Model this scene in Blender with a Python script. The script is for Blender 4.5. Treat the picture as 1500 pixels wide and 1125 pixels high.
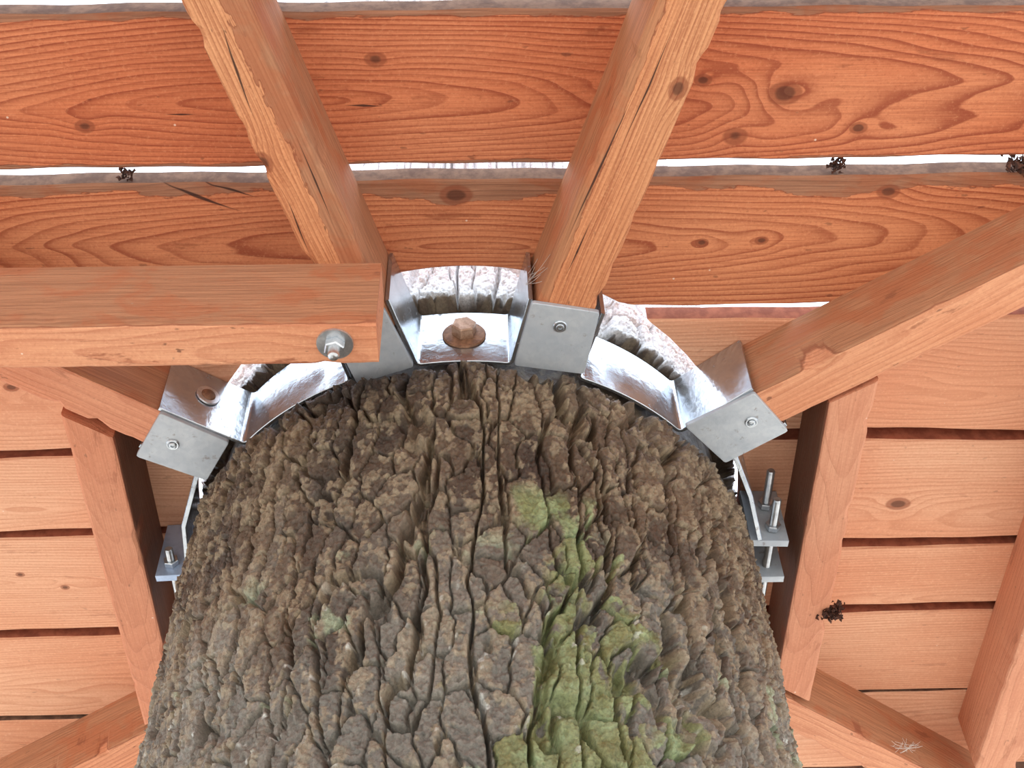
import bpy, math, random
import numpy as np
from mathutils import Matrix, Vector

for o in list(bpy.data.objects):
    bpy.data.objects.remove(o)
scene = bpy.context.scene
col = scene.collection
rng = random.Random(7)

# ------------------------------------------------------------------ camera
CAM = Vector((0.0, 0.0, 1.55))
ROT = Matrix(((0.999726057, 0.0146301374, -0.0182693841),
              (-0.0000064026, -0.780392827, -0.625289561),
              (-0.0234053685, 0.625118384, -0.780178950)))
cd = bpy.data.cameras.new('camera')
cd.sensor_width = 36.0
cd.lens = 2000.0 / 1500.0 * 36.0
cd.clip_start = 0.02
cam = bpy.data.objects.new('camera', cd)
col.objects.link(cam)
M4 = ROT.to_4x4()
M4.translation = CAM
cam.matrix_world = M4
scene.camera = cam

# ------------------------------------------------------------------ sky (bright overcast, brighter towards the zenith)
SKY_STRENGTH = 1.0
EXPOSURE = 1.5
w = bpy.data.worlds.new('overcast_sky')
scene.world = w
w.use_nodes = True
nt = w.node_tree
nt.nodes.clear()
wo = nt.nodes.new('ShaderNodeOutputWorld')
bg = nt.nodes.new('ShaderNodeBackground')
tc = nt.nodes.new('ShaderNodeTexCoord')
sx = nt.nodes.new('ShaderNodeSeparateXYZ')
mr = nt.nodes.new('ShaderNodeMapRange')
mr.inputs[1].default_value = 0.0
mr.inputs[2].default_value = 1.0
mr.inputs[3].default_value = 0.55
mr.inputs[4].default_value = 1.65
mx = nt.nodes.new('ShaderNodeVectorMath')
mx.operation = 'SCALE'
mx.inputs[0].default_value = (0.86, 0.96, 1.10)
nt.links.new(tc.outputs['Generated'], sx.inputs[0])
nt.links.new(sx.outputs['Z'], mr.inputs[0])
nt.links.new(mr.outputs[0], mx.inputs['Scale'])
nt.links.new(mx.outputs[0], bg.inputs['Color'])
bg.inputs['Strength'].default_value = SKY_STRENGTH
nt.links.new(bg.outputs[0], wo.inputs['Surface'])

scene.view_settings.view_transform = 'Standard'
scene.view_settings.look = 'None'
scene.view_settings.exposure = EXPOSURE
scene.view_settings.gamma = 1.0
scene.view_settings.use_curve_mapping = False

# ------------------------------------------------------------------ sizes (metres)
ZB = 2.600      # underside of the joists
ZD = 2.680      # underside of the deck boards
TB = 0.022      # board thickness
TC = (-0.022, 1.110)   # axis of the trunk
RBAND = 0.297   # collar radius


# ------------------------------------------------------------------ helpers
def lin(r, g, b):
    def c(v):
        v /= 255.0
        return v / 12.92 if v <= 0.04045 else ((v + 0.055) / 1.055) ** 2.4
    return (c(r), c(g), c(b), 1.0)


def link(name, me, parent=None, loc=(0, 0, 0), rotz=0.0, smooth=False):
    o = bpy.data.objects.new(name, me)
    col.objects.link(o)
    o.location = loc
    o.rotation_euler = (0, 0, rotz)
    if parent is not None:
        o.parent = parent
    if smooth and me is not None:
        me.polygons.foreach_set('use_smooth', [True] * len(me.polygons))
    return o


def empty(name, loc=(0, 0, 0), rotz=0.0):
    o = bpy.data.objects.new(name, None)
    o.empty_display_size = 0.05
    col.objects.link(o)
    o.location = loc
    o.rotation_euler = (0, 0, rotz)
    return o


def tag(o, label, cat, group=None, kind=None):
    o['label'] = label
    o['category'] = cat
    if group:
        o['group'] = group
    if kind:
        o['kind'] = kind
    return o


def mesh(name, verts, faces, mat):
    me = bpy.data.meshes.new(name)
    me.from_pydata([tuple(v) for v in verts], [], faces)
    me.update()
    if mat:
        me.materials.append(mat)
    return me


class NG:
    """tiny expression builder for shader node trees"""
    def __init__(self, mat):
        mat.use_nodes = True
        self.t = mat.node_tree
        self.t.nodes.clear()
        self.out = self.t.nodes.new('ShaderNodeOutputMaterial')
        self.p = self.t.nodes.new('ShaderNodeBsdfPrincipled')
        self.t.links.new(self.p.outputs[0], self.out.inputs[0])

    def set(self, sock, v):
        if hasattr(v, 'is_output'):
            self.t.links.new(v, sock)
        else:
            sock.default_value = v

    def m(self, op, a, b=None, c=None, clamp=False):
        n = self.t.nodes.new('ShaderNodeMath')
        n.operation = op
        n.use_clamp = clamp
        self.set(n.inputs[0], a)
        if b is not None:
            self.set(n.inputs[1], b)
        if c is not None:
            self.set(n.inputs[2], c)
        return n.outputs[0]

    def v(self, op, a, b):
        n = self.t.nodes.new('ShaderNodeVectorMath')
        n.operation = op
        self.set(n.inputs[0], a)
        self.set(n.inputs[1], b)
        return n.outputs[0]

    def coords(self):
        return self.t.nodes.new('ShaderNodeTexCoord').outputs['Object']

    def sep(self, vec):
        n = self.t.nodes.new('ShaderNodeSeparateXYZ')
        self.set(n.inputs[0], vec)
        return n.outputs

    def noise(self, vec, scale=1.0, detail=2.0, rough=0.5, color=False, dist=0.0):
        n = self.t.nodes.new('ShaderNodeTexNoise')
        self.set(n.inputs['Vector'], vec)
        n.inputs['Scale'].default_value = scale
        n.inputs['Detail'].default_value = detail
        n.inputs['Roughness'].default_value = rough
        n.inputs['Distortion'].default_value = dist
        return n.outputs['Color' if color else 'Fac']

    def vor(self, vec, scale=1.0, feature='F1', out='Distance'):
        n = self.t.nodes.new('ShaderNodeTexVoronoi')
        n.feature = feature
        self.set(n.inputs['Vector'], vec)
        n.inputs['Scale'].default_value = scale
        return n.outputs[out]

    def ss(self, x, a, b, lo=0.0, hi=1.0):
        n = self.t.nodes.new('ShaderNodeMapRange')
        n.interpolation_type = 'SMOOTHSTEP'
        self.set(n.inputs[0], x)
        n.inputs[1].default_value = a
        n.inputs[2].default_value = b
        n.inputs[3].default_value = lo
        n.inputs[4].default_value = hi
        return n.outputs[0]

    def mix(self, f, a, b, mode='MIX'):
        n = self.t.nodes.new('ShaderNodeMix')
        n.data_type = 'RGBA'
        n.blend_type = mode
        self.set(n.inputs[0], f)
        self.set(n.inputs[6], a)
        self.set(n.inputs[7], b)
        return n.outputs[2]

    def ramp(self, f, stops):
        n = self.t.nodes.new('ShaderNodeValToRGB')
        e = n.color_ramp.elements
        while len(e) < len(stops):
            e.new(0.5)
        for el, (p, c) in zip(e, stops):
            el.position = p
            el.color = c
        self.set(n.inputs[0], f)
        return n.outputs[0]

    def bump(self, h, strength=0.3, dist=0.002):
        n = self.t.nodes.new('ShaderNodeBump')
        n.inputs['Strength'].default_value = strength
        n.inputs['Distance'].default_value = dist
        self.set(n.inputs['Height'], h)
        self.t.links.new(n.outputs[0], self.p.inputs['Normal'])


wood_n = [0]


def wood(light=(226, 142, 92), dark=(158, 70, 38), pith=(0.0, 0.02), tilt=0.12, rw=0.0048,
         knots=(), wane_or_shade=(), cracks=(), strength=0.8, stain=0.5, rough_or_shade_tone=(158, 116, 92), fib=1.0):
    """larch / douglas timber: growth rings cut by the surface, knots that bend them, rough unplaned strips and painted side shade.
    local x runs along the grain, y across, z up"""
    wood_n[0] += 1
    s = wood_n[0] * 3.71
    mat = bpy.data.materials.new('timber')
    g = NG(mat)
    P = g.coords()
    x, y, z = g.sep(P)
    Ps = g.v('ADD', P, (s, s * 0.37, s * 0.61))
    n1 = g.m('SUBTRACT', g.noise(g.v('MULTIPLY', Ps, (2.0, 9.0, 9.0)), 1.0, 1.5), 0.5)
    n2 = g.m('SUBTRACT', g.noise(g.v('MULTIPLY', Ps, (3.4, 16.0, 16.0)), 1.0, 2.0), 0.5)
    n3 = g.noise(g.v('MULTIPLY', Ps, (9.0, 60.0, 60.0)), 1.0, 2.0)
    u = g.m('ADD', g.m('ADD', y, pith[0]), g.m('MULTIPLY', n1, 0.035))
    v = g.m('ADD', g.m('ADD', z, pith[1]), g.m('MULTIPLY', x, tilt))
    v = g.m('ADD', v, g.m('MULTIPLY', n2, 0.035))
    kmask = 0.0
    kcore = 0.0
    for (kx, ky, kr) in knots:
        dx = g.m('MULTIPLY', g.m('SUBTRACT', x, kx), 0.72)
        dy = g.m('SUBTRACT', y, ky)
        d2 = g.m('ADD', g.m('MULTIPLY', dx, dx), g.m('MULTIPLY', dy, dy))
        d2 = g.m('DIVIDE', d2, kr * kr)
        e = g.m('POWER', 2.718, g.m('MULTIPLY', d2, -0.22))
        v = g.m('ADD', v, g.m('MULTIPLY', e, kr * 1.1))
        wob = g.m('ADD', d2, g.m('MULTIPLY', g.m('SUBTRACT', n3, 0.5), 0.9))
        kmask = g.m('MAXIMUM', kmask, g.ss(wob, 1.25, 0.75))
        kcore = g.m('MAXIMUM', kcore, g.ss(wob, 0.42, 0.12))
    r = g.m('SQRT', g.m('ADD', g.m('MULTIPLY', u, u), g.m('MULTIPLY', v, v)))
    ph = g.m('ADD', g.m('DIVIDE', r, rw), g.m('MULTIPLY', n3, 0.35))
    fr = g.m('FRACT', ph)
    ringid = g.noise(g.m('FLOOR', ph), 0.9, 0.0)
    late = g.m('MULTIPLY', g.m('ADD', g.m('MULTIPLY', g.ss(fr, 0.15, 0.80), 0.45), g.m('MULTIPLY', g.ss(fr, 0.62, 0.90), 0.55)), g.ss(fr, 1.0, 0.93))
    late = g.m('MULTIPLY', late, g.ss(ringid, 0.25, 0.7, 0.45, 1.0))
    streak = g.noise(g.v('MULTIPLY', Ps, (14.0, 520.0, 520.0)), 1.0, 2.0, 0.6)
    patch = g.noise(g.v('MULTIPLY', Ps, (3.0, 7.0, 7.0)), 1.0, 2.0)
    la = lin(*light)
    da = lin(*dark)
    base = g.mix(g.m('MULTIPLY', late, strength), la, da)
    lb = lin(min(255, light[0] * 0.95), light[1] * 0.80, light[2] * 0.72)
    base = g.mix(g.ss(patch, 0.35, 0.7, 0.0, 0.55), base, g.mix(g.m('MULTIPLY', late, strength), lb, da))
    base = g.mix(g.ss(streak, 0.35, 0.75, 0.0, 0.36 * fib), base, da)
    grit = g.noise(Ps, 330.0, 3.0, 0.7)
    base = g.mix(g.ss(grit, 0.52, 0.72, 0.0, 0.30), base, da)
    base = g.mix(g.ss(grit, 0.46, 0.30, 0.0, 0.25), base, lin(min(255, light[0] + 18), min(255, light[1] + 26), min(255, light[2] + 24)))
    # blotches of dark resin and dirt, drawn out along the grain
    st = g.noise(g.v('MULTIPLY', Ps, (11.0, 38.0, 38.0)), 1.0, 5.0, 0.68)
    base = g.mix(g.ss(st, 0.62, 0.70, 0.0, stain), base, lin(132, 66, 42))
    sp = g.noise(g.v('MULTIPLY', Ps, (60.0, 130.0, 130.0)), 1.0, 2.0, 0.5)
    base = g.mix(g.ss(sp, 0.70, 0.76, 0.0, stain), base, lin(78, 44, 34))
    pale = g.vor(Ps, 26.0)
    base = g.mix(g.ss(pale, 0.035, 0.02, 0.0, 0.7), base, lin(236, 214, 196))
    wm = 0.0
    jag = g.m('SUBTRACT', g.noise(g.v('MULTIPLY', Ps, (22.0, 70.0, 70.0)), 1.0, 4.0, 0.62), 0.5)
    for (edge, sgn, width, amp, *swell) in wane_or_shade:
        d = g.m('MULTIPLY', g.m('SUBTRACT', y, edge), float(sgn))
        d = g.m('ADD', d, g.m('MULTIPLY', jag, amp))
        for (x0, wd, add) in swell:
            q = g.m('DIVIDE', g.m('SUBTRACT', x, x0), wd)
            d = g.m('SUBTRACT', d, g.m('MULTIPLY', g.m('POWER', 2.718, g.m('MULTIPLY', g.m('MULTIPLY', q, q), -1.0)), add))
        wm = g.m('MAXIMUM', wm, g.ss(d, width, width - 0.0015))
    if wane_or_shade:
        rt = g.mix(g.ss(streak, 0.3, 0.7), lin(*rough_or_shade_tone), lin(*[c * 0.84 for c in rough_or_shade_tone]))
        blot = g.noise(g.v('MULTIPLY', Ps, (13.0, 24.0, 24.0)), 1.0, 5.0, 0.6, dist=0.6)
        rt = g.mix(g.ss(blot, 0.47, 0.62, 0.0, 0.75), rt, lin(rough_or_shade_tone[0] * 0.94, rough_or_shade_tone[1] * 0.77, rough_or_shade_tone[2] * 0.68))
        rt = g.mix(g.ss(blot, 0.66, 0.72, 0.0, 0.6), rt, lin(rough_or_shade_tone[0] * 0.6, rough_or_shade_tone[1] * 0.45, rough_or_shade_tone[2] * 0.42))
        rim = g.m('MULTIPLY', wm, g.m('SUBTRACT', 1.0, wm))
        base = g.mix(g.m('MULTIPLY', wm, 0.8), base, rt)
        base = g.mix(g.m('MULTIPLY', rim, 2.4), base, lin(120, 56, 36))
    if knots:
        base = g.mix(g.m('MULTIPLY', kmask, 0.62), base, lin(134, 68, 44))
        base = g.mix(g.m('MULTIPLY', kcore, 0.62), base, lin(66, 38, 28))
    for (xa, ya, xb, yb, cw) in cracks:
        # dark crack along a short line
        L2 = (xb - xa) ** 2 + (yb - ya) ** 2
        ax = g.m('SUBTRACT', x, xa)
        ay = g.m('ADD', g.m('SUBTRACT', y, ya), g.m('MULTIPLY', g.m('SUBTRACT', n3, 0.5), 0.006))
        t = g.m('DIVIDE', g.m('ADD', g.m('MULTIPLY', ax, xb - xa), g.m('MULTIPLY', ay, yb - ya)), L2, clamp=True)
        ex = g.m('SUBTRACT', ax, g.m('MULTIPLY', t, xb - xa))
        ey = g.m('SUBTRACT', ay, g.m('MULTIPLY', t, yb - ya))
        dd = g.m('SQRT', g.m('ADD', g.m('MULTIPLY', ex, ex), g.m('MULTIPLY', ey, ey)))
        dd = g.m('ADD', dd, g.m('MULTIPLY', g.m('ABSOLUTE', g.m('SUBTRACT', t, 0.5)), cw * 1.6))
        base = g.mix(g.ss(dd, cw, cw * 0.45, 0.0, 0.9), base, lin(52, 32, 28))
    g.set(g.p.inputs['Base Color'], base)
    g.p.inputs['Roughness'].default_value = 0.72
    g.p.inputs['Specular IOR Level'].default_value = 0.25
    hgt = g.m('ADD', g.m('MULTIPLY', late, 0.5), g.m('MULTIPLY', streak, 0.7))
    hgt = g.m('ADD', hgt, g.m('MULTIPLY', wm, g.m('MULTIPLY', jag, 2.0))) if wane_or_shade else hgt
    g.bump(hgt, 0.55, 0.0012)
    return mat


def galvanised(rust=0.35, metal=0.92, ra=0.15, rb=0.27):
    mat = bpy.data.materials.new('galvanised_steel')
    g = NG(mat)
    P = g.coords()
    sp = g.vor(P, 240.0, 'F1', 'Color')
    spv = g.sep(sp)[0]
    cloud = g.noise(P, 26.0, 3.0, 0.55)
    c = g.mix(g.ss(spv, 0.0, 1.0, 0.0, 0.35), lin(196, 201, 206), lin(172, 180, 190))
    c = g.mix(g.ss(cloud, 0.35, 0.7, 0.0, 0.5), c, lin(160, 168, 178))
    d = g.noise(P, 70.0, 5.0, 0.7)
    dirt = g.ss(d, 0.60, 0.70, 0.0, rust)
    c = g.mix(dirt, c, lin(112, 84, 66))
    g.set(g.p.inputs['Base Color'], c)
    g.set(g.p.inputs['Metallic'], g.m('MULTIPLY', g.m('SUBTRACT', 1.0, dirt), metal))
    g.set(g.p.inputs['Roughness'], g.m('ADD', g.ss(cloud, 0.3, 0.7, ra, rb), g.m('MULTIPLY', dirt, 0.4)))
    g.bump(g.m('ADD', g.noise(P, 160.0, 3.0), g.m('MULTIPLY', cloud, 2.0)), 0.16, 0.0015)
    return mat


def plain(name, c1, c2, scale, metallic=0.0, rough=0.6, bump=0.3):
    mat = bpy.data.materials.new(name)
    g = NG(mat)
    P = g.coords()
    n = g.noise(P, scale, 4.0, 0.65)
    g.set(g.p.inputs['Base Color'], g.mix(g.ss(n, 0.35, 0.65), lin(*c1), lin(*c2)))
    g.p.inputs['Metallic'].default_value = metallic
    g.p.inputs['Roughness'].default_value = rough
    g.bump(n, bump, 0.002)
    return mat


M_GALV = galvanised()
M_DULL = galvanised(0.5, 0.30, 0.45, 0.6)
M_ZINC = plain('bright_zinc', (214, 218, 222), (186, 192, 198), 90.0, 0.9, 0.28, 0.1)
M_BLUE = plain('zinc_sky_tint', (186, 202, 228), (160, 178, 206), 40.0, 0.35, 0.35, 0.1)  # sky reflection painted into the zinc as blue
M_RUST = plain('rusty_steel', (150, 110, 82), (112, 78, 58), 130.0, 0.25, 0.6, 0.4)
M_RUSTPALE = plain('rusted_bolt_head', (196, 164, 140), (158, 124, 100), 150.0, 0.45, 0.42, 0.3)
M_DARKSTEEL = plain('oiled_steel', (84, 82, 82), (52, 50, 50), 90.0, 0.6, 0.45, 0.3)
M_WEB = plain('spider_silk', (214, 204, 196), (196, 186, 178), 60.0, 0.0, 0.8, 0.0)
M_DIRT = plain('dry_leaf_dirt', (96, 56, 40), (52, 32, 26), 190.0, 0.0, 0.9, 0.6)
M_EDGE = plain('weathered_board_edge', (146, 112, 90), (112, 82, 66), 60.0, 0.0, 0.9, 0.4)
M_EDGE2 = plain('sawn_board_edge', (178, 104, 76), (146, 80, 58), 60.0, 0.0, 0.9, 0.4)
M_SHEET = plain('gap_darkening_sheet', (150, 92, 68), (122, 72, 54), 8.0, 0.0, 0.9, 0.2)  # for the added sheet that blocks sky light
M_GROUND = plain('pale_gravel', (206, 196, 182), (182, 170, 152), 3.0, 0.0, 0.95, 0.3)

# ------------------------------------------------------------------ ground
gv = [(-14, -14, 0), (14, -14, 0), (14, 14, 0), (-14, 14, 0)]
go = link('ground', mesh('ground', gv, [(0, 1, 2, 3)], M_GROUND))
go['kind'] = 'structure'
go['label'] = 'pale gravel ground under the deck'


# ------------------------------------------------------------------ numpy noise for the bark
def hash2(i, j, k):
    h = (i.astype(np.int64) * 374761393 + j.astype(np.int64) * 668265263 + k * 2147483647) & 0xFFFFFFFF
    h = ((h ^ (h >> 13)) * 1274126177) & 0xFFFFFFFF
    h = (h ^ (h >> 16)) * 2246822519 & 0xFFFFFFFF
    h = h ^ (h >> 15)
    return (h & 0xFFFFFF).astype(np.float64) / float(0xFFFFFF)


def vnoise(x, y, k=0):
    xi = np.floor(x)
    yi = np.floor(y)
    fx = x - xi
    fy = y - yi
    fx = fx * fx * fx * (fx * (fx * 6 - 15) + 10)
    fy = fy * fy * fy * (fy * (fy * 6 - 15) + 10)
    a = hash2(xi, yi, k)
    b = hash2(xi + 1, yi, k)
    c = hash2(xi, yi + 1, k)
    d = hash2(xi + 1, yi + 1, k)
    return (a + (b - a) * fx) * (1 - fy) + (c + (d - c) * fx) * fy - 0.5


def fbm(x, y, k=0, oct=4, gain=0.5):
    s = np.zeros_like(x)
    a = 1.0
    for o in range(oct):
        s += a * vnoise(x * 2 ** o + o * 17.3, y * 2 ** o - o * 9.1, k + o)
        a *= gain
    return s


def voro(x, y, k=0, jit=0.9):
    xi = np.floor(x)
    yi = np.floor(y)
    f1 = np.full(x.shape, 9.0)
    f2 = np.full(x.shape, 9.0)
    ida = np.zeros(x.shape)
    idb = np.zeros(x.shape)
    ox = np.zeros(x.shape)
    oy = np.zeros(x.shape)
    for di in (-1, 0, 1):
        for dj in (-1, 0, 1):
            ci = xi + di
            cj = yi + dj
            h1 = hash2(ci, cj, k)
            h2 = hash2(ci, cj, k + 101)
            px = ci + 0.5 + (h1 - 0.5) * jit - x
            py = cj + 0.5 + (h2 - 0.5) * jit - y
            d = np.sqrt(px * px + py * py)
            near = d < f1
            f2 = np.where(near, f1, np.minimum(f2, d))
            f1 = np.where(near, d, f1)
            ida = np.where(near, hash2(ci, cj, k + 202), ida)
            idb = np.where(near, hash2(ci, cj, k + 303), idb)
            ox = np.where(near, -px, ox)
            oy = np.where(near, -py, oy)
    return f1, f2, ida, idb, ox, oy


def sst(x, a, b):
    t = np.clip((x - a) / (b - a), 0, 1)
    return t * t * (3 - 2 * t)


# ------------------------------------------------------------------ tree trunk
def build_trunk():
    d0 = 0.00095
    th_f = np.arange(math.radians(-192), math.radians(12), d0 / 0.30)
    th_b = np.linspace(math.radians(12), math.radians(168), 70)[:-1]
    th = np.concatenate([th_f, th_b])                  # closed ring, seam at the -192 / 168 line
    zz = np.concatenate([np.linspace(0.0, 2.06, 60)[:-1], np.arange(2.06, 2.76, d0), np.linspace(2.76, 4.6, 50)[1:]])
    T, Zz = np.meshgrid(th, zz)
    s = T * 0.30
    z = Zz
    # wandering of the ridges
    ws = s + 0.020 * fbm(s * 9, z * 5, 11, 3) + 0.006 * fbm(s * 40, z * 22, 12, 2)
    wz = z + 0.030 * fbm(s * 12, z * 8, 21, 3) + 0.008 * fbm(s * 45, z * 45, 22, 2)
    # long furrows between interlaced ridges
    n_a = fbm(ws / 0.036, wz / 0.30, 31, 2, 0.3) + 0.10 * fbm(s * 60, z * 34, 32, 2)
    n_b = fbm(ws / 0.042 + 40, wz / 0.16, 33, 2, 0.3) + 0.10 * fbm(s * 60, z * 34, 34, 2)
    fa = sst(np.abs(n_a), 0.006, 0.062)
    fb = sst(np.abs(n_b), 0.005, 0.052)
    ridge = np.minimum(fa, 0.30 + 0.70 * fb)
    # the plates that each ridge is broken into
    g1, g2, jda, jdb, px, py = voro((ws + 0.005 * fbm(s * 60, z * 60, 5, 3)) / 0.025, (wz + 0.008 * fbm(s * 50, z * 50, 6, 3)) / 0.052, 41, 0.95)
    e2 = g2 - g1
    crack = sst(e2, 0.012, 0.10)
    tilt2 = (jda - 0.5) * px + 0.6 * (jdb - 0.5) * py
    # small scales and crumbs
    k1, k2, kda, kdb, qx, qy = voro((ws + 0.004 * fbm(s * 120, z * 120, 7, 3)) / 0.0085, (wz + 0.004 * fbm(s * 110, z * 110, 8, 3)) / 0.0125, 51, 0.95)
    crumb = (kda - 0.5) * 0.8 + ((kda - 0.5) * qx + (kdb - 0.5) * qy) * 1.3 - 0.35 * (1 - sst(k2 - k1, 0.0, 0.12))
    m1, m2, mda, mdb, ux, uy = voro((s + 0.0016 * fbm(s * 300, z * 300, 9, 2)) / 0.0042, (z + 0.0016 * fbm(s * 280, z * 280, 10, 2)) / 0.0056, 55, 0.95)
    flake = (mda - 0.5) + ((mdb - 0.5) * ux + (mda - 0.5) * uy) * 1.4
    fine = fbm(s * 260, z * 210, 61, 3, 0.6)
    mid = fbm(s * 70, z * 48, 71, 3, 0.5)
    h = (0.0150 * ridge ** 0.8 + 0.0090 * crack * (0.45 + 0.55 * ridge) + 0.0042 * tilt2
         + 0.0040 * (jda - 0.5) + 0.0021 * crumb + 0.0015 * flake + 0.0024 * mid + 0.0022 * fine)
    # groove cut for the steel collar, ragged bark lips above and below it
    lipn = 0.010 * fbm(s * 42, z * 0 + 3.0, 81, 3) + 0.006 * (jda - 0.5)
    up = sst(z + lipn, 2.580, 2.590)
    dn = 1 - sst(z + lipn * 0.6, 2.688, 2.697)
    groove = up * dn
    rb = 0.2828 + 0.004 * np.sin(T * 3 + 1.0) * 0.6
    rad = rb + h
    rad = rad * (1 - groove) + (0.2855 + 0.0022 * mid) * groove
    # gentle buttress near the ground
    rad = rad + 0.10 * np.clip((0.7 - z) / 0.7, 0, 1) ** 2
    seam = np.minimum(np.abs(T - th[0]), np.abs(T - th[-1]))
    rad = np.where(seam < 0.1, rad * (seam / 0.1) + 0.300 * (1 - seam / 0.1), rad)
    X = TC[0] + rad * np.cos(T)
    Y = TC[1] + rad * np.sin(T)
    nz, nt_ = T.shape
    V = np.stack([X, Y, z], -1).reshape(-1, 3)
    V = np.concatenate([V, [[TC[0], TC[1], zz[-1]]]])
    ii = np.arange(nz - 1)[:, None] * nt_
    jj = np.arange(nt_)[None, :]
    j2 = (jj + 1) % nt_
    F = np.stack([ii + jj, ii + j2, ii + nt_ + j2, ii + nt_ + jj], -1).reshape(-1, 4)
    top = (nz - 1) * nt_
    j = np.arange(nt_)
    Ft = np.stack([top + j, top + (j + 1) % nt_, np.full(nt_, len(V) - 1)], -1)
    me = bpy.data.meshes.new('tree_trunk')
    me.vertices.add(len(V))
    me.vertices.foreach_set('co', V.astype(np.float32).ravel())
    nl = F.size + Ft.size
    me.loops.add(nl)
    me.loops.foreach_set('vertex_index', np.concatenate([F.ravel(), Ft.ravel()]).astype(np.int32))
    npoly = len(F) + len(Ft)
    me.polygons.add(npoly)
    starts = np.concatenate([np.arange(len(F)) * 4, F.size + np.arange(len(Ft)) * 3]).astype(np.int32)
    me.polygons.foreach_set('loop_start', starts)
    me.update(calc_edges=True)
    me.validate()
    # ---- colours of the bark, plate by plate, some light and shade painted in
    def L(r, g, b):
        return np.array(lin(r, g, b)[:3])
    brown, umber, grey, tan = L(124, 103, 80), L(74, 60, 48), L(152, 148, 136), L(176, 158, 128)
    td_ = np.degrees(T)
    lum = np.clip(0.5 + 0.9 * fbm(s * 14, z * 9, 91, 3) + 0.5 * (jda - 0.5), 0, 1)[..., None]
    C = brown * lum + umber * (1 - lum)
    gf = sst(2.42 - z + 0.13 * fbm(s * 10, z * 7, 93, 3) + 0.10 * (jdb - 0.5), -0.02, 0.26)[..., None]
    C = C * (1 - 0.8 * gf) + (grey * (0.72 + 0.28 * lum)) * 0.8 * gf
    tf = (np.maximum(sst(kda + 0.6 * mid, 0.62, 0.9) * 0.45, sst(mda + 0.8 * mid, 0.80, 0.95) * 0.55))[..., None]
    C = C * (1 - tf) + tan * tf
    # shade below the collar, painted in as a dark stain
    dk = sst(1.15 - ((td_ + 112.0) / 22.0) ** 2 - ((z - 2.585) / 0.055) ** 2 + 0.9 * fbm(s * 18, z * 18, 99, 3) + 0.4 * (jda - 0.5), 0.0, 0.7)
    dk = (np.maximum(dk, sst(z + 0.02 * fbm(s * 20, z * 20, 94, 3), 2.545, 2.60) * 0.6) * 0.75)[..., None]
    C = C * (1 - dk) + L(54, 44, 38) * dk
    # sky-lit bark above the deck, its brightness painted near-white
    pf = sst(z, 2.694, 2.702)[..., None]
    C = C * (1 - pf) + (L(244, 244, 244) * (0.85 + 0.15 * lum)) * pf
    # green algae growing in a tongue down one side
    td = np.degrees(T)
    width = 6.0 + 14.0 * sst(2.42 - z, 0.0, 0.30)
    cen = -73.5 + 4.0 * sst(2.40 - z, 0.0, 0.25)
    mo = 1 - np.abs(td - cen) / width
    mo = mo + 1.1 * (jda - 0.5) + 0.5 * (kda - 0.5) + 0.7 * fbm(s * 30, z * 22, 95, 3)
    mo = sst(mo, 0.22, 0.55) * sst(2.425 - z, 0.0, 0.03)
    gm = np.clip(0.5 + 1.1 * fbm(s * 55, z * 45, 96, 3), 0, 1)[..., None]
    green = L(126, 128, 70) * gm + L(156, 174, 122) * (1 - gm)
    mf = (mo * 0.78)[..., None]
    C = C * (1 - mf) + green * mf
    # scattered grey-green lichen lower down
    li = sst(fbm(s * 26, z * 26, 97, 4) + 0.25 * (kda - 0.5) - 0.10 + 0.5 * np.clip(2.27 - z, -0.2, 0.2), 0.20, 0.36)
    lf = (li * 0.55 * sst(2.40 - z, 0, 0.1))[..., None]
    C = C * (1 - lf) + L(176, 194, 160) * lf
    wf = (np.maximum(sst(fbm(s * 90, z * 90, 98, 2), 0.50, 0.58), sst(mda * (0.75 + 0.5 * mid), 0.86, 0.95) * 0.6) * sst(2.36 - z, 0, 0.1) * 0.7)[..., None]
    C = C * (1 - wf) + L(222, 224, 214) * wf
    A = np.ones((len(V), 4), np.float32)
    A[:-1, :3] = C.reshape(-1, 3)
    at = me.color_attributes.new('bark_colour', 'FLOAT_COLOR', 'POINT')
    at.data.foreach_set('color', A.ravel())
    mat = bpy.data.materials.new('bark')
    g = NG(mat)
    a = g.t.nodes.new('ShaderNodeAttribute')
    a.attribute_name = 'bark_colour'
    P = g.coords()
    n = g.noise(P, 300.0, 5.0, 0.75)
    g.set(g.p.inputs['Base Color'], g.mix(1.0, a.outputs['Color'], g.ramp(n, [(0.3, (0.55, 0.55, 0.55, 1)), (0.7, (1.35, 1.35, 1.35, 1))]), 'MULTIPLY'))
    g.p.inputs['Roughness'].default_value = 0.42
    g.p.inputs['Specular IOR Level'].default_value = 0.5
    g.bump(n, 0.8, 0.002)
    me.materials.append(mat)
    o = link('tree_trunk', me)
    tag(o, 'thick tree trunk with furrowed brown bark and a green mossy tongue', 'tree trunk')
    return o


build_trunk()

# ------------------------------------------------------------------ deck boards
deck = empty('wooden_deck', (0, 0, ZD))
tag(deck, 'deck of orange softwood boards seen from below around the tree', 'deck')


def hole_r(deg):
    if deg > 0:
        return 0.335
    return 0.311 + 0.043 * math.sin(math.radians(deg)) ** 2


HOLE = [(TC[0] + hole_r(d) * math.cos(math.radians(d)), TC[1] + hole_r(d) * math.sin(math.radians(d))) for d in range(-180, 180, 2)]


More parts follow.
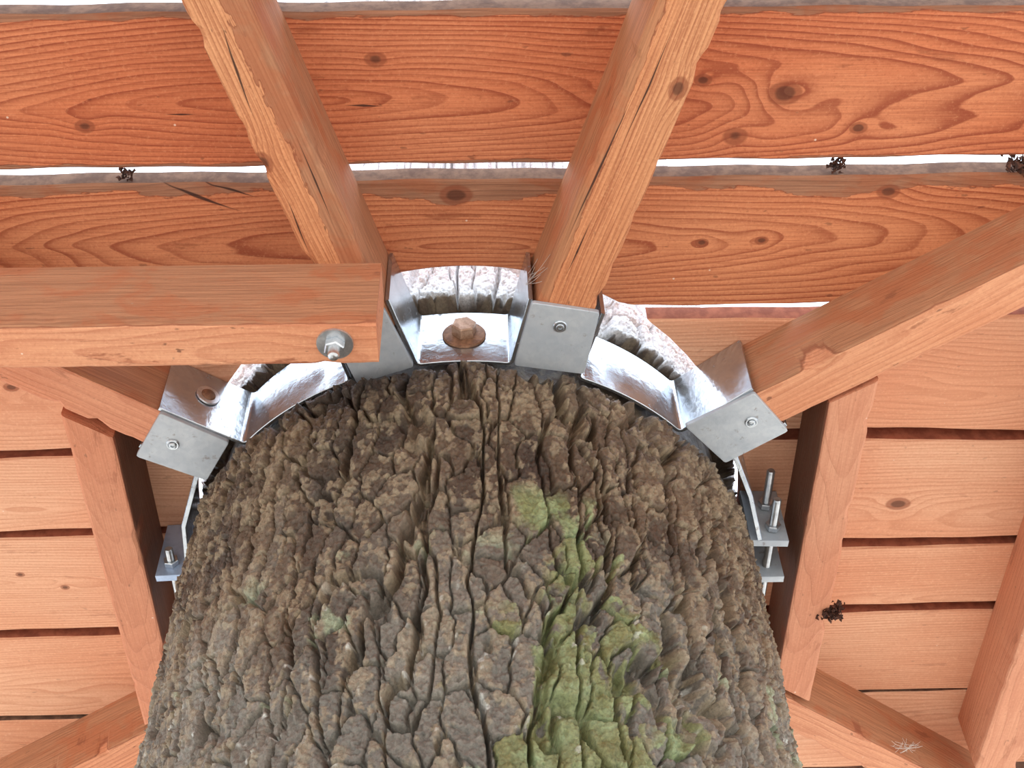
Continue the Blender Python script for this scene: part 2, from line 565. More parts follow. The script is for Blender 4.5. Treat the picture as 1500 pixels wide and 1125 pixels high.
def hole_x(y, side):
    """x of the hole's edge at this y on one side (+1 / -1)"""
    best = TC[0]
    n = len(HOLE)
    for i in range(n):
        (x0, y0), (x1, y1) = HOLE[i], HOLE[(i + 1) % n]
        if (y0 - y) * (y1 - y) <= 0 and y0 != y1:
            xx = x0 + (x1 - x0) * (y - y0) / (y1 - y0)
            if (xx - TC[0]) * side > (best - TC[0]) * side:
                best = xx
    return best


def hole_front_y(x):
    best = 99.0
    for i in range(len(HOLE) // 2):
        (x0, y0), (x1, y1) = HOLE[i], HOLE[i + 1]
        if (x0 - x) * (x1 - x) <= 0 and x0 != x1:
            best = min(best, y0 + (y1 - y0) * (x - x0) / (x1 - x0))
    return best


def board(rows, yc, mat, edge_mat=None):
    """rows: list of lists of (x, y), a grid in plan, rows across the board (index 0 near edge)"""
    nr = len(rows)
    nc = len(rows[0])
    b = 0.0022
    V = []
    for lev in (0, 1):
        for i in range(nr):
            for k in range(nc):
                x, y = rows[i][k]
                zo = TB * lev
                if lev == 0:
                    edge = i in (0, nr - 1)
                    zo = b if edge else 0.0
                V.append((x, y - yc, zo))
    F = []
    idx = lambda l, i, k: l * nr * nc + i * nc + k
    for i in range(nr - 1):
        for k in range(nc - 1):
            F.append((idx(0, i, k), idx(0, i + 1, k), idx(0, i + 1, k + 1), idx(0, i, k + 1)))
            F.append((idx(1, i, k), idx(1, i, k + 1), idx(1, i + 1, k + 1), idx(1, i + 1, k)))
    for k in range(nc - 1):
        F.append((idx(0, 0, k), idx(0, 0, k + 1), idx(1, 0, k + 1), idx(1, 0, k)))
        F.append((idx(0, nr - 1, k + 1), idx(0, nr - 1, k), idx(1, nr - 1, k), idx(1, nr - 1, k + 1)))
    for i in range(nr - 1):
        F.append((idx(0, i + 1, 0), idx(0, i, 0), idx(1, i, 0), idx(1, i + 1, 0)))
        F.append((idx(0, i, nc - 1), idx(0, i + 1, nc - 1), idx(1, i + 1, nc - 1), idx(1, i, nc - 1)))
    me = mesh('board', V, F, mat)
    me.materials.append(edge_mat or M_EDGE)
    nb_ = (nr - 1) * (nc - 1) * 2
    for pi in range(nb_, nb_ + (nc - 1) * 2 + (nr - 1) * 2):
        me.polygons[pi].material_index = 1
    return link('board', me, deck, (0, yc, 0))


def lerp(a, b, t):
    return a + (b - a) * t


def wobble(x, k):
    return 0.0007 * math.sin(x * 23.0 + k * 1.7) + 0.0005 * math.sin(x * 61.0 + k * 4.1)


def span_board(y0, y1, mat, xa=-1.35, xb=1.35, cut=False, k=0):
    """a board that crosses the picture; y0 / y1 may be pairs (at x=-0.5, at x=+0.5)"""
    p0 = y0 if isinstance(y0, tuple) else (y0, y0)
    p1 = y1 if isinstance(y1, tuple) else (y1, y1)
    xs = [xa + (xb - xa) * i / 200 for i in range(201)]
    rows = []
    for fr in ('near', 'n2', 0.33, 0.66, 'f2', 'far'):
        row = []
        for x in xs:
            a = lerp(p0[0], p0[1], x + 0.5) + wobble(x, k)
            c = lerp(p1[0], p1[1], x + 0.5) + wobble(x, k + 9)
            if cut:
                c = min(c, hole_front_y(x))
            y = {'near': a, 'n2': a + 0.0022, 'f2': c - 0.0022, 'far': c}.get(fr)
            if y is None:
                y = lerp(a, c, fr)
            row.append((x, y))
        rows.append(row)
    return board(rows, 0.5 * (sum(p0) + sum(p1)) / 2, mat)


def side_board(y0, y1, side, mat, k=0):
    """a board that stops at the hole on one side; y0, y1 = (outer, inner) pairs"""
    p0 = y0 if isinstance(y0, tuple) else (y0, y0)
    p1 = y1 if isinstance(y1, tuple) else (y1, y1)
    rows = []
    xo = 1.35 * side
    for t in (0.0, 0.016, 0.15, 0.3, 0.45, 0.6, 0.75, 0.88, 0.984, 1.0):
        row = []
        yi = lerp(p0[1], p1[1], t)
        xi = hole_x(yi, side)
        for q in range(41):
            u = q / 40
            x = lerp(xo, xi, u) if side < 0 else lerp(xi, xo, u)
            f = min(1.0, max(0.0, (abs(x) - 0.40) / 0.22))
            y = lerp(lerp(p0[1], p1[1], t), lerp(p0[0], p1[0], t), f)
            row.append((x, y + wobble(x, k)))
        rows.append(row)
    return board(rows, 0.25 * (sum(p0) + sum(p1)), mat, M_EDGE2)


# knots are given in deck coordinates (x, y, radius) and moved into each board's own frame
def loc_k(ks, yc):
    return [(a, b - yc, r) for a, b, r in ks]


UP = dict(light=(214, 136, 96), dark=(138, 58, 36))
DN = dict(light=(230, 178, 145), dark=(194, 128, 94))
# boards overhead of the camera, out of the frame
for i, (a, b) in enumerate(((-1.895, -1.735), (-1.72, -1.56), (-1.545, -1.385), (-1.37, -1.21), (-1.195, -1.035), (-1.02, -0.86), (-0.845, -0.685), (-0.67, -0.51), (-0.495, -0.335), (-0.32, -0.16), (-0.145, 0.01), (0.026, 0.16), (0.176, 0.312))):
    span_board(a, b, wood(pith=(0.02 * (i % 3 - 1), 0.03), tilt=0.1, **UP), k=i)
span_board(0.328, 0.4725, wood(pith=(0.0, 0.03), tilt=-0.1, **UP), k=20)
span_board((0.4885, 0.4890), (0.6415, 0.6385),
           wood(pith=(-0.012, 0.016), tilt=0.115, rw=0.0052, strength=0.78, stain=0.45,
                knots=loc_k([(-0.095, 0.534, 0.0075), (0.275, 0.571, 0.011), (0.234, 0.615, 0.009), (-0.364, 0.597, 0.007), (0.348, 0.607, 0.006), (0.199, 0.557, 0.006)], 0.5644),
                cracks=((-0.1256, 0.0144, -0.0917, 0.0160, 0.0018), (-0.290, 0.0205, -0.2600, 0.0200, 0.0014)),
                wane_or_shade=((-0.0760, 1, 0.0065, 0.014), (0.0758, -1, 0.0045, 0.012)), **UP), k=21)
span_board((0.6580, 0.6575), (0.807, 0.807),
           wood(pith=(0.004, -0.004), tilt=-0.105, rw=0.0056, strength=0.8, stain=0.45,
                knots=loc_k([(-0.027, 0.674, 0.011), (0.388, 0.676, 0.008), (0.272, 0.729, 0.005), (0.213, 0.731, 0.005)], 0.7324),
                cracks=((-0.3101, -0.0800, -0.2322, -0.0420, 0.0028), (-0.2700, -0.0790, -0.2140, -0.0580, 0.0020)),
                wane_or_shade=((-0.0748, 1, 0.012, 0.026, (-0.02, 0.085, 0.014), (0.33, 0.05, 0.012), (0.02, 0.03, -0.004)),), light=(216, 142, 100), dark=(140, 60, 36)), cut=True, k=22)
# to the right of the trunk
right_rows = [((0.825, 0.825), (0.984, 0.975)), ((0.998, 0.992), (1.148, 1.148)), ((1.161, 1.162), (1.261, 1.262)), ((1.275, 1.278), (1.428, 1.429))]
left_rows = [((0.825, 0.825), (0.992, 0.987)), ((1.004, 0.998), (1.114, 1.109)), ((1.126, 1.121), (1.283, 1.279)), ((1.297, 1.293), (1.449, 1.447))]
kn = {(1, 1): [(0.471, 1.091, 0.010)], (-1, 2): [(-0.506, 1.206, 0.004), (-0.554, 1.183, 0.004)], (1, 0): [(0.33, 0.845, 0.008)], (-1, 0): [(-0.5, 0.9, 0.006)]}
for side, rows_ in ((1, right_rows), (-1, left_rows)):
    for i, (a, b) in enumerate(rows_):
        yc = 0.25 * (sum(a) + sum(b))
        side_board(a, b, side,
                   wood(pith=(rng.uniform(-0.05, 0.05), rng.uniform(0.02, 0.07)), tilt=rng.uniform(-0.06, 0.06), rw=0.0042, strength=0.55,
                        stain=0.22, knots=loc_k(kn.get((side, i), []), yc), **DN), k=30 + i + 7 * side)
span_board((1.456, 1.434), (1.602, 1.592), wood(pith=(0.02, 0.05), tilt=0.04, strength=0.5, stain=0.2, **DN), k=41)
y = 1.612
for i in range(3):
    span_board(y, y + 0.15, wood(pith=(0.03, 0.05), tilt=0.05, strength=0.5, stain=0.2, **DN), k=50 + i)
    y += 0.162
DECK_END = y
# unseen sheet added over the far boards to keep their gaps dark
for side in (-1, 1):
    pts = []
    n_ = 30
    for i in range(n_ + 1):
        yy = lerp(0.915, 1.60, i / n_)
        pts.append((max(abs(hole_x(yy, side) - TC[0]) + 0.012, 0.02) * side + TC[0], yy))
    V = []
    for zz_ in (TB + 0.0005, TB + 0.019):
        for (px_, py_) in pts:
            V += [(px_, py_, ZD + zz_), (1.35 * side, py_, ZD + zz_)]
    F = []
    m_ = 2 * (n_ + 1)
    for i in range(n_):
        a_ = 2 * i
        F += [(a_, a_ + 1, a_ + 3, a_ + 2), (m_ + a_, m_ + a_ + 2, m_ + a_ + 3, m_ + a_ + 1),
              (a_, a_ + 2, m_ + a_ + 2, m_ + a_), (a_ + 1, m_ + a_ + 1, m_ + a_ + 3, a_ + 3)]
    F += [(0, m_, m_ + 1, 1), (2 * n_, 2 * n_ + 1, m_ + 2 * n_ + 1, m_ + 2 * n_)]
    fs = link('floor', mesh('floor', V, F, M_SHEET))  # not a real floor; blocks sky light above the gaps
    fs['kind'] = 'structure'
    fs['label'] = 'brown sheet added to block the sky above the deck boards'


# ------------------------------------------------------------------ timbers
def timber(name, length, width, height, mat, loc, ang, cut0=0.0, cut1=0.0, seed=0, amp=0.0016):
    """a sawn timber, x from 0 to length, chipped edges; cut0/cut1 slant the ends (dx per unit y)"""
    hw = width / 2
    c = 0.0035
    sec = [(-hw + c, 0), (-hw * 0.33, 0), (hw * 0.33, 0), (hw - c, 0), (hw - c * 0.3, c * 0.3), (hw, c), (hw, height * 0.5), (hw, height),
           (-hw, height), (-hw, height * 0.5), (-hw, c), (-hw + c * 0.3, c * 0.3)]
    n = max(8, int(length / 0.008))
    r = random.Random(seed)
    ns = len(sec)
    ph = [[(r.uniform(8, 90), r.uniform(0, 6.28), r.uniform(0.3, 1)) for _ in range(5)] for _ in range(2)]
    V = []
    for i in range(n + 1):
        t = i / n
        chips = []
        for q in range(2):
            v = sum(a * math.sin(f * t * length * 2 + p) for f, p, a in ph[q])
            chips.append(max(0.0, v - 0.6) * amp)
        for k, (yy, zz) in enumerate(sec):
            x = t * length + (1 - t) * cut0 * yy + t * cut1 * yy
            y2, z2 = yy, zz
            if k in (3, 4, 5):
                y2 -= chips[0] * (1 if k > 3 else 1.6)
                z2 += chips[0] * (0.5 if k > 3 else 0)
            if k in (0, 10, 11):
                y2 += chips[1] * (1 if k else 1.6)
                z2 += chips[1] * (0.5 if k else 0)
            V.append((x, y2, z2))
    F = []
    for i in range(n):
        for k in range(ns):
            k2 = (k + 1) % ns
            F.append((i * ns + k, (i + 1) * ns + k, (i + 1) * ns + k2, i * ns + k2))
    F.append(tuple(range(ns)))
    F.append(tuple(n * ns + k for k in reversed(range(ns))))
    me = mesh(name, V, F, mat)
    return link(name, me, None, loc, ang)


R = math.radians
H = ZD - ZB
JO = dict(light=(218, 156, 112), dark=(152, 82, 52))
# the two joists that run out over the camera
a1 = R(-107.2)
j1 = timber('joist', 1.53, 0.052, H, wood(pith=(0.09, 0.05), tilt=0.012, rw=0.0034, strength=0.62, stain=0.6, fib=1.6,
            wane_or_shade=((0.030, -1, 0.026, 0.022),), rough_or_shade_tone=(176, 124, 94), knots=((0.2, -0.022, 0.008),), cracks=((0.24, -0.012, 0.33, -0.004, 0.0015), (0.10, -0.020, 0.16, -0.016, 0.0012), (0.28, -0.027, 0.33, -0.026, 0.0016), (0.12, 0.012, 0.22, 0.016, 0.0012)), **JO), (-0.1110, 0.7761, ZB), a1, seed=1, amp=0.0024)
tag(j1, 'rough-edged joist with a greyish unplaned strip, its end resting above the bolted beam', 'joist')
a2 = R(-72.5)
j2 = timber('joist', 1.53, 0.057, H, wood(pith=(-0.10, 0.05), tilt=0.012, rw=0.0034, strength=0.62, stain=0.6, fib=1.6,
            wane_or_shade=((-0.0285, 1, 0.010, 0.018),), rough_or_shade_tone=(186, 128, 92), knots=((0.272, 0.018, 0.008),), cracks=((0.10, -0.022, 0.26, -0.017, 0.0014), (0.20, -0.010, 0.33, -0.006, 0.0013), (0.06, -0.012, 0.13, -0.010, 0.0010)), **JO), (0.0660, 0.7794, ZB), a2, seed=2, amp=0.0024)
tag(j2, 'cracked joist running from the steel plate next to the rusty hex bolt', 'joist')
# joists to the sides
a3 = R(-33.0)
j3 = timber('joist', 1.25, 0.050, H, wood(pith=(0.05, 0.07), tilt=0.03, rw=0.0050, strength=0.4, stain=0.55, wane_or_shade=((-0.025, 1, 0.0022, 0.0022),), rough_or_shade_tone=(182, 132, 98),  # one side rough, its shade painted into the tone
            light=(224, 160, 122), dark=(180, 106, 74)), (0.2533, 0.8969, ZB), a3, seed=3)
tag(j3, 'smooth pale joist leading away from the bent plate beside the clamp with two threaded rods', 'joist')
a4 = R(213.5)
j4 = timber('joist', 1.25, 0.050, H, wood(pith=(-0.05, 0.06), tilt=0.03, rw=0.0046, strength=0.4, stain=0.4, wane_or_shade=((0.025, -1, 0.0022, 0.0022),), rough_or_shade_tone=(182, 132, 98),  # rough side face painted darker than the underside for shade
            light=(222, 154, 120), dark=(180, 106, 78)), (-0.3050, 0.9116, ZB), a4, seed=4)
tag(j4, 'joist passing over the bolted beam into the plate with a carriage bolt', 'joist')
# joists behind the trunk
a5 = R(37.5)
j5 = timber('joist', 1.3, 0.046, H, wood(pith=(0.04, 0.06), tilt=0.05, rw=0.005, strength=0.45, stain=0.55, wane_or_shade=((-0.023, 1, 0.0022, 0.0022),), rough_or_shade_tone=(182, 132, 98),  # near side: rough wood with shade painted in
            light=(220, 156, 120), dark=(172, 98, 70)), (0.2600, 1.2880, ZB), a5, seed=5)
tag(j5, 'joist behind the trunk with a pale cobweb, meeting the outer timber in a corner', 'joist')
a6 = R(146.3)
j6 = timber('joist', 1.3, 0.050, H, wood(pith=(0.04, 0.06), tilt=0.05, rw=0.005, strength=0.45, stain=0.9, wane_or_shade=((0.025, -1, 0.0022, 0.0022),), rough_or_shade_tone=(182, 132, 98),  # near side toned down, rough wood plus painted shade
            light=(218, 152, 114), dark=(156, 84, 58)), (-0.2830, 1.3150, ZB), a6, seed=6)
tag(j6, 'stained joist leaving the far side of the trunk with dark streaks on its side', 'joist')
# blocking timbers on both sides of the trunk
PK = dict(light=(216, 154, 122), dark=(182, 114, 86))
t1 = timber('blocking_timber', 0.470, 0.047, H, wood(pith=(0.0, 0.05), tilt=0.10, rw=0.006, strength=0.35, stain=0.35, wane_or_shade=((0.0235, -1, 0.0020, 0.0015),), rough_or_shade_tone=(98, 66, 52), **PK),  # side towards the trunk painted dark in place of shade
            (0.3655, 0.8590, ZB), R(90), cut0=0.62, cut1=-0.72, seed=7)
tag(t1, 'pinkish blocking timber close to the trunk beside the clamp with two threaded rods', 'timber')
t2 = timber('blocking_timber', 0.462, 0.048, H, wood(pith=(0.0, 0.04), tilt=0.12, rw=0.006, strength=0.35, stain=0.35, wane_or_shade=((-0.0240, 1, 0.0020, 0.0015),), rough_or_shade_tone=(98, 66, 52), **PK),  # trunk-facing side carries painted shade
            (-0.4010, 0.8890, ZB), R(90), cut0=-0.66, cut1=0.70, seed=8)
tag(t2, 'pinkish blocking timber close to the trunk beside the single clamp ear with blue sky reflection painted in', 'timber')
t3 = timber('blocking_timber', 0.83, 0.056, H, wood(pith=(0.03, 0.05), tilt=0.04, rw=0.006, strength=0.35, stain=0.3, **PK),
            (0.6500, 0.6790, ZB), R(90), cut0=0.65, cut1=-0.76, seed=9)
tag(t3, 'outer blocking timber standing well away from the trunk, parallel to the inner ones', 'timber')
# the beam bolted under the joists
bm = timber('beam', 1.2, 0.046, 0.092, wood(pith=(0.02, 0.06), tilt=0.02, rw=0.0050, strength=0.45, stain=0.7, wane_or_shade=((0.023, -1, 0.0022, 0.0022),), rough_or_shade_tone=(182, 132, 98),  # beam side: rough wood, shade painted into its darker tone
            light=(226, 164, 126), dark=(178, 104, 74)), (-0.0955, 0.7200, ZB - 0.092), R(180), seed=10, amp=0.001)
tag(bm, 'horizontal beam bolted under two joists, fastened with a washer and nut', 'beam')

# ------------------------------------------------------------------ steel collar with its joist shoes
collar = empty('steel_collar', (TC[0], TC[1], ZB))
tag(collar, 'galvanised steel collar around the trunk with bent plates carrying the joists', 'collar')


def P2(deg, r=RBAND):
    return (TC[0] + r * math.cos(R(deg)), TC[1] + r * math.sin(R(deg)))


def arc(d0, d1, r=RBAND, n=None):
    n = n or max(3, int(abs(d1 - d0) / 1.5))
    return [P2(d0 + (d1 - d0) * i / n, r) for i in range(n + 1)]


def fillet(pts, idxs, rad=0.007):
    out = []
    for i, p in enumerate(pts):
        if i in idxs and 0 < i < len(pts) - 1:
            p = Vector(p)
            a = Vector(pts[i - 1]) - p
            b = Vector(pts[i + 1]) - p
            ra = min(rad, a.length * 0.9)
            rb = min(rad, b.length * 0.9)
            A = p + a.normalized() * ra
            B = p + b.normalized() * rb
            for k in range(7):
                t = k / 6
                q = A * (1 - t) ** 2 + p * 2 * t * (1 - t) + B * t * t
                out.append((q.x, q.y))
        else:
            out.append(tuple(p))
    return out


def strip(name, pts, z0, z1, th, mat, parent, drop=None):
    """bent flat bar: a path in plan, extruded upwards, th thick"""
    n = len(pts)
    N = []
    for i in range(n):
        a = Vector(pts[max(0, i - 1)])
        b = Vector(pts[min(n - 1, i + 1)])
        d = (b - a).normalized()
        N.append(Vector((-d.y, d.x)))
    V = []
    e = 0.0006
    for i in range(n):
        p = Vector(pts[i])
        ring = [(-th / 2, z0 + e), (-th / 2 + e, z0), (th / 2 - e, z0), (th / 2, z0 + e), (th / 2, z1 - e), (th / 2 - e, z1), (-th / 2 + e, z1), (-th / 2, z1 - e)]
        for o_, z in ring:
            q = p + N[i] * o_
            V.append((q.x - TC[0], q.y - TC[1], z - ZB))
    F = []
    for i in range(n - 1):
        for k in range(8):
            k2 = (k + 1) % 8
            F.append((i * 8 + k, (i + 1) * 8 + k, (i + 1) * 8 + k2, i * 8 + k2))
    F.append(tuple(range(8)))
    F.append(tuple((n - 1) * 8 + k for k in reversed(range(8))))
    me = mesh(name, V, F, mat)
    return link(name, me, parent)


Z0, Z1 = ZB - 0.001, ZD - 0.001
TH = 0.004
mid_arc = arc(-99.0, -81.0)
p = [(-0.0925, 0.7380)] + mid_arc + [(0.0420, 0.7390)]
strip('bent_plate', fillet(p, (1, len(p) - 2)), Z0, Z1, TH, M_GALV, collar)
q_arc = arc(-68.0, -43.0)
p = [(0.1110, 0.757)] + q_arc + [(0.2640, 0.8520)]
strip('bent_plate', fillet(p, (1, len(p) - 2)), Z0, Z1, TH, M_GALV, collar)
l_arc = arc(-139.0, -112.0)
p = [(-0.3260, 0.8660)] + l_arc + [(-0.1560, 0.7500)]
strip('bent_plate', fillet(p, (1, len(p) - 2)), Z0, Z1, TH, M_GALV, collar)
# the ends that run on to the clamps
p = [(0.3030, 0.8985), (0.2520, 0.9325), (0.2780, 1.0000), (0.2950, 1.0640)]
strip('bent_plate', fillet(p, (1,)), Z0, Z1, 0.005, M_GALV, collar)
strip('clamp_ear', [(0.2850, 1.0690), (0.3270, 1.0710)], Z0, Z1, 0.009, M_DULL, collar)
strip('clamp_ear', [(0.2900, 1.1270), (0.3290, 1.1270)], Z0, Z1, 0.009, M_DULL, collar)
p = [(-0.3530, 0.9140), (-0.2990, 0.9495), (-0.3260, 1.0300), (-0.3320, 1.1020)]
strip('bent_plate', fillet(p, (1,)), Z0, Z1, 0.005, M_GALV, collar)
strip('clamp_ear', [(-0.3230, 1.1065), (-0.3680, 1.1090)], Z0, Z1, 0.009, M_BLUE, collar)['label'] = 'zinc clamp ear with blue sky reflection painted in'
strip('clamp_ear', [(-0.3250, 1.1640), (-0.3560, 1.1650)], Z0, Z1, 0.009, M_DULL, collar)
# back half of the collar, from clamp to clamp behind the trunk
bk = arc(4.2, 169.0, 0.312, 60)
p = bk
strip('back_band', p, Z0, Z1, 0.005, M_GALV, collar)


def plate(corners, th=0.005, name='bottom_plate'):
    """flat plate welded under a joist; corners in plan, rounded a little"""
    pts = []
    m = len(corners)
    for i in range(m):
        p0 = Vector(corners[i])
        a = (Vector(corners[i - 1]) - p0).normalized()
        b = (Vector(corners[(i + 1) % m]) - p0).normalized()
        for t in (0.0, 0.5, 1.0):
            qq = p0 + a * 0.003 * (1 - t) ** 2 + b * 0.003 * t * t
            pts.append(qq)
    cx = sum(q.x for q in pts) / len(pts)
    cy = sum(q.y for q in pts) / len(pts)
    V = []
    for z, sc in ((-th, 0.985), (-th + 0.0008, 1.0), (-0.0002, 1.0)):
        for q in pts:
            V.append((cx + (q.x - cx) * sc - TC[0], cy + (q.y - cy) * sc - TC[1], z))
    k = len(pts)
    F = [tuple(reversed(range(k))), tuple(2 * k + i for i in range(k))]
    for l in (0, 1):
        for i in range(k):
            F.append((l * k + i, l * k + (i + 1) % k, (l + 1) * k + (i + 1) % k, (l + 1) * k + i))
    return link(name, mesh(name, V, F, M_DULL), collar)


def shift(c):
    return c


plate([(0.0430, 0.7405), (0.1075, 0.7530), (0.0950, 0.8270), (0.0265, 0.8150)])
plate([(-0.1550, 0.7520), (-0.0960, 0.7450), (-0.0705, 0.8150), (-0.1270, 0.8350)])
plate([(0.1990, 0.8960), (0.2650, 0.8540), (0.3055, 0.9045), (0.2450, 0.9470)])
plate([(-0.3240, 0.8680), (-0.2610, 0.9080), (-0.2910, 0.9600), (-0.3580, 0.9250)])


# ------------------------------------------------------------------ fasteners
def lathe(name, prof, mat, parent=None, seg=24, M=None, loc=(0, 0, 0)):
    """prof: list of (radius, z) bottom to top, closed on the axis"""
    V = []
    for r_, z in prof:
        for i in range(seg):
            a = 2 * math.pi * i / seg
            V.append((r_ * math.cos(a), r_ * math.sin(a), z))
    F = []
    for k in range(len(prof) - 1):
        for i in range(seg):
            i2 = (i + 1) % seg
            F.append((k * seg + i, k * seg + i2, (k + 1) * seg + i2, (k + 1) * seg + i))
    F.append(tuple(reversed(range(seg))))
    F.append(tuple((len(prof) - 1) * seg + i for i in range(seg)))
    me = mesh(name, V, F, mat)
    if M is not None:
        me.transform(M)
    return link(name, me, parent, loc)


def hexprof(name, r_, h, mat, parent=None, M=None, dome=0.0006, turn=0.0):
    V = []
    lv = [(0.0, 0.93), (0.0007, 1.0), (h - 0.0012, 1.0), (h, 0.88)]
    for z, sc in lv:
        for i in range(6):
            a = math.pi / 3 * i + turn
            V.append((r_ * sc * math.cos(a), r_ * sc * math.sin(a), z))
    F = []
    for k in range(3):
        for i in range(6):
            i2 = (i + 1) % 6
            F.append((k * 6 + i, k * 6 + i2, (k + 1) * 6 + i2, (k + 1) * 6 + i))
    F.append(tuple(reversed(range(6))))
    F.append(tuple(18 + i for i in range(6)))
    me = mesh(name, V, F, mat)
    if M is not None:
        me.transform(M)
    return link(name, me, parent)


FLIP = Matrix.Rotation(math.pi, 4, 'X')
# nut and washer under the beam
nb = empty('beam_bolt', (-0.1325, 0.7190, ZB - 0.092))
tag(nb, 'zinc bolt end with hex nut and wide washer under the horizontal beam', 'bolt')
lathe('washer', [(0.006, -0.0002), (0.0160, -0.0002), (0.0165, 0.0006), (0.0160, 0.0022), (0.0090, 0.0026), (0.006, 0.0026)], M_ZINC, nb, 32, FLIP)
hexprof('nut', 0.0095, 0.0085, M_ZINC, nb, Matrix.Translation((0, 0, -0.0025)) @ FLIP, turn=0.3)
lathe('bolt_end', [(0.0052, 0.0), (0.0052, 0.0170), (0.0046, 0.0195), (0.0025, 0.0208), (0.0004, 0.0212)], M_ZINC, nb, 20, FLIP)
# rusty lag bolt through the band
LB = Matrix.Rotation(math.pi / 2, 4, 'X')          # axis towards -y
lb = empty('lag_bolt', (TC[0], TC[1] - RBAND - TH / 2, 2.6405))
tag(lb, 'rusty hex lag bolt with round washer screwed through the collar into the trunk', 'bolt')
lathe('washer', [(0.006, -0.0001), (0.0215, -0.0001), (0.0218, 0.0008), (0.0205, 0.0022), (0.012, 0.0034), (0.006, 0.0036)], M_RUST, lb, 32, LB)
hexprof('bolt_head', 0.0125, 0.0120, M_RUSTPALE, lb, Matrix.Translation((0, -0.003, 0)) @ LB, turn=0.25)
# coach screws in the bottom plates
for (x, y, lab) in ((-0.3180, 0.9090, 'small round screw head in the plate under the joist with the carriage bolt'),
                    (0.0700, 0.7680, 'small round screw head in the plate next to the rusty hex bolt'),
                    (0.2660, 0.8910, 'small round screw head in the plate beside the clamp with two threaded rods')):
    sc = empty('screw', (x, y, ZB - 0.005))
    tag(sc, lab, 'screw', 'screws in the joist plates')
    lathe('screw_rim', [(0.003, 0.0), (0.0066, 0.0), (0.0068, 0.0008), (0.0060, 0.0018), (0.0048, 0.0018), (0.0044, 0.0008), (0.003, 0.0006)], M_ZINC, sc, 24, FLIP)
    lathe('screw_head', [(0.0040, 0.0004), (0.0040, 0.0024), (0.0034, 0.0032), (0.0018, 0.0034), (0.0014, 0.0022), (0.0002, 0.0022)], M_ZINC, sc, 20, FLIP)
# carriage bolt head on the bent plate of the left joist
d = Vector((-0.2462 + 0.3260, 0.9152 - 0.8660, 0)).normalized()
nrm = Vector((d.y, -d.x, 0))
pc = Vector((-0.2890, 0.8900, 2.644)) + nrm * 0.0042
MB_ = nrm.to_track_quat('Z', 'Y').to_matrix().to_4x4()
cb = empty('carriage_bolt', pc)
tag(cb, 'domed carriage bolt with pale washer on the bluish bent plate', 'bolt')
lathe('washer', [(0.005, -0.0005), (0.0125, -0.0005), (0.0128, 0.0006), (0.0122, 0.0016), (0.005, 0.0018)], M_ZINC, cb, 28, MB_)
lathe('bolt_head', [(0.0078, 0.001), (0.0076, 0.0022), (0.0062, 0.0038), (0.0035, 0.0048), (0.0004, 0.0051)], M_RUST, cb, 24, MB_)


# clamps: threaded rods with nuts through the ears
def rod(name, x, z, ya, yb, nuts, label, mat):
    o = empty(name, (x, ya, z))
    tag(o, label, 'bolt')
    prof = [(0.0036, 0.0), (0.0046, 0.0012)]
    L_ = yb - ya
    n = int(L_ / 0.0015)
    for i in range(n):
        t = 0.0014 + i * 0.0015
        prof += [(0.0042, t), (0.0047, t + 0.00075)]
    prof += [(0.0036, L_)]
    MY = Matrix.Rotation(-math.pi / 2, 4, 'X')      # z -> +y
    lathe('threaded_rod', prof, mat, o, 14, MY)
    for ny in nuts:
        hexprof('nut', 0.0086, 0.0075, M_ZINC, o, Matrix.Translation((0, ny - ya, 0)) @ MY, turn=0.2)
    return o


rod('clamp_rod', 0.3100, 2.652, 1.010, 1.170, (1.0565, 1.1325), 'upper threaded clamp rod beside the trunk, dark nut half hidden by bark', M_ZINC)
rod('clamp_rod', 0.3120, 2.617, 1.020, 1.170, (1.0565, 1.1325), 'lower threaded clamp rod with two bright nuts beside the trunk', M_ZINC)
rod('clamp_rod', -0.3530, 2.617, 1.080, 1.200, (1.0965, 1.170), 'threaded clamp rod with nut in the single bluish clamp ear', M_ZINC)


# ------------------------------------------------------------------ small litter
def clump(name, loc, size, n, seed, label, cat, mat=M_DIRT, stretch=(1, 1, 1)):
    r = random.Random(seed)
    V, F = [], []
    for _ in range(n):
        c = Vector((r.gauss(0, 0.45) * size * stretch[0], r.gauss(0, 0.45) * size * stretch[1], r.gauss(0, 0.35) * size * stretch[2]))
        s_ = size * r.uniform(0.18, 0.5)
        ax = [Vector((r.gauss(0, 1), r.gauss(0, 1), r.gauss(0, 1))).normalized() * s_ * r.uniform(0.5, 1.2) for _ in range(5)]
        b = len(V)
        V += [tuple(c + a) for a in ax]
        F += [(b, b + 1, b + 2), (b, b + 2, b + 3), (b, b + 3, b + 4), (b + 1, b + 2, b + 4), (b + 2, b + 3, b + 4), (b, b + 1, b + 4)]
    o = link(name, mesh(name, V, F, mat), None, loc)
    tag(o, label, cat, kind='thing')
    return o


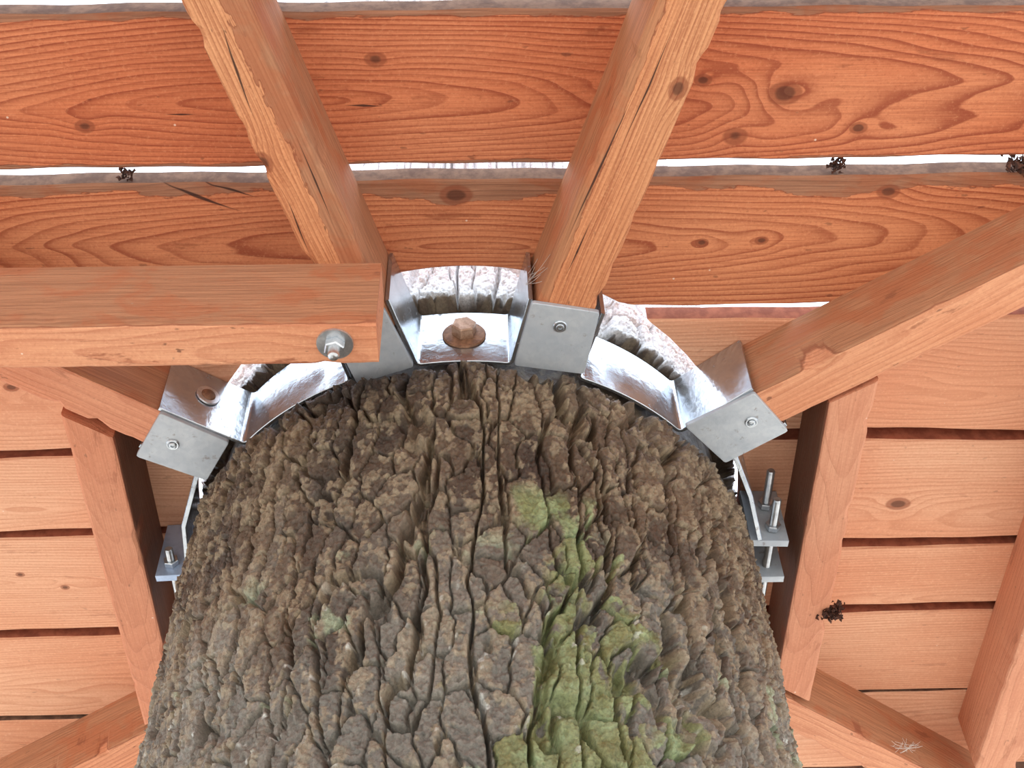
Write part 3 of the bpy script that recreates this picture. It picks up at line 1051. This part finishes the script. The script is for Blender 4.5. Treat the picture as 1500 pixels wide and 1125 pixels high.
clump('dirt_clump', (0.3930, 1.185, ZB + 0.002), 0.012, 110, 3, 'clump of dark dirt and bud scales on the edge of the pinkish blocking timber', 'dirt')
clump('leaf_scrap', (0.3360, 0.6480, ZD + 0.006), 0.009, 60, 4, 'dark leaf scrap wedged in the bright gap between deck boards near a dark knot', 'litter', stretch=(1.2, 0.9, 1))
clump('leaf_scrap', (-0.3370, 0.6490, ZD + 0.006), 0.008, 50, 5, 'small dark scrap wedged in the bright gap between deck boards above a long split', 'litter')
clump('leaf_scrap', (0.5140, 0.6480, ZD + 0.003), 0.013, 80, 6, 'crumbly brown litter filling the far end of the bright board gap', 'litter', stretch=(1.6, 0.8, 0.8))


def web(name, centre, ends, label, rad=0.00022):
    V, F = [], []
    for a, b in ends:
        a, b = Vector(a), Vector(b)
        dd = (b - a).normalized()
        s1 = dd.orthogonal().normalized() * rad
        s2 = dd.cross(s1).normalized() * rad
        for i in range(6):
            t0 = i / 5
            pt = a.lerp(b, t0) - Vector((0, 0, 0.002 * math.sin(math.pi * t0)))
            V += [tuple(pt + s1), tuple(pt - s1 * 0.5 + s2), tuple(pt - s1 * 0.5 - s2)]
        base = len(V) - 18
        for i in range(5):
            for k in range(3):
                k2 = (k + 1) % 3
                F.append((base + i * 3 + k, base + i * 3 + k2, base + i * 3 + 3 + k2, base + i * 3 + 3 + k))
    V = [tuple(Vector(v) - Vector(centre)) for v in V]
    o = link(name, mesh(name, V, F, M_WEB), None, centre)
    tag(o, label, 'cobweb', kind='thing')


r = random.Random(12)
c0 = (0.0440, 0.730, ZB + 0.03)
web('cobweb', c0, [((0.0400 + r.uniform(-.002, .002), 0.742 + r.uniform(-.006, .006), ZB + r.uniform(0.02, 0.06)),
                    (0.0560 + r.uniform(-.01, .006), 0.715 + r.uniform(-.016, .008), ZB + r.uniform(-0.001, 0.02))) for _ in range(8)],
    'wispy cobweb between a bent plate tip and the cracked joist')
c1 = (0.5250, 1.4440, ZB + 0.004)


def rp():
    return (c1[0] + r.gauss(0, 0.010), c1[1] + r.gauss(0, 0.006), c1[2] + r.uniform(-0.005, 0.006))


web('cobweb', c1, [(rp(), rp()) for _ in range(26)], 'pale cobweb on the edge of the joist leading to the corner')
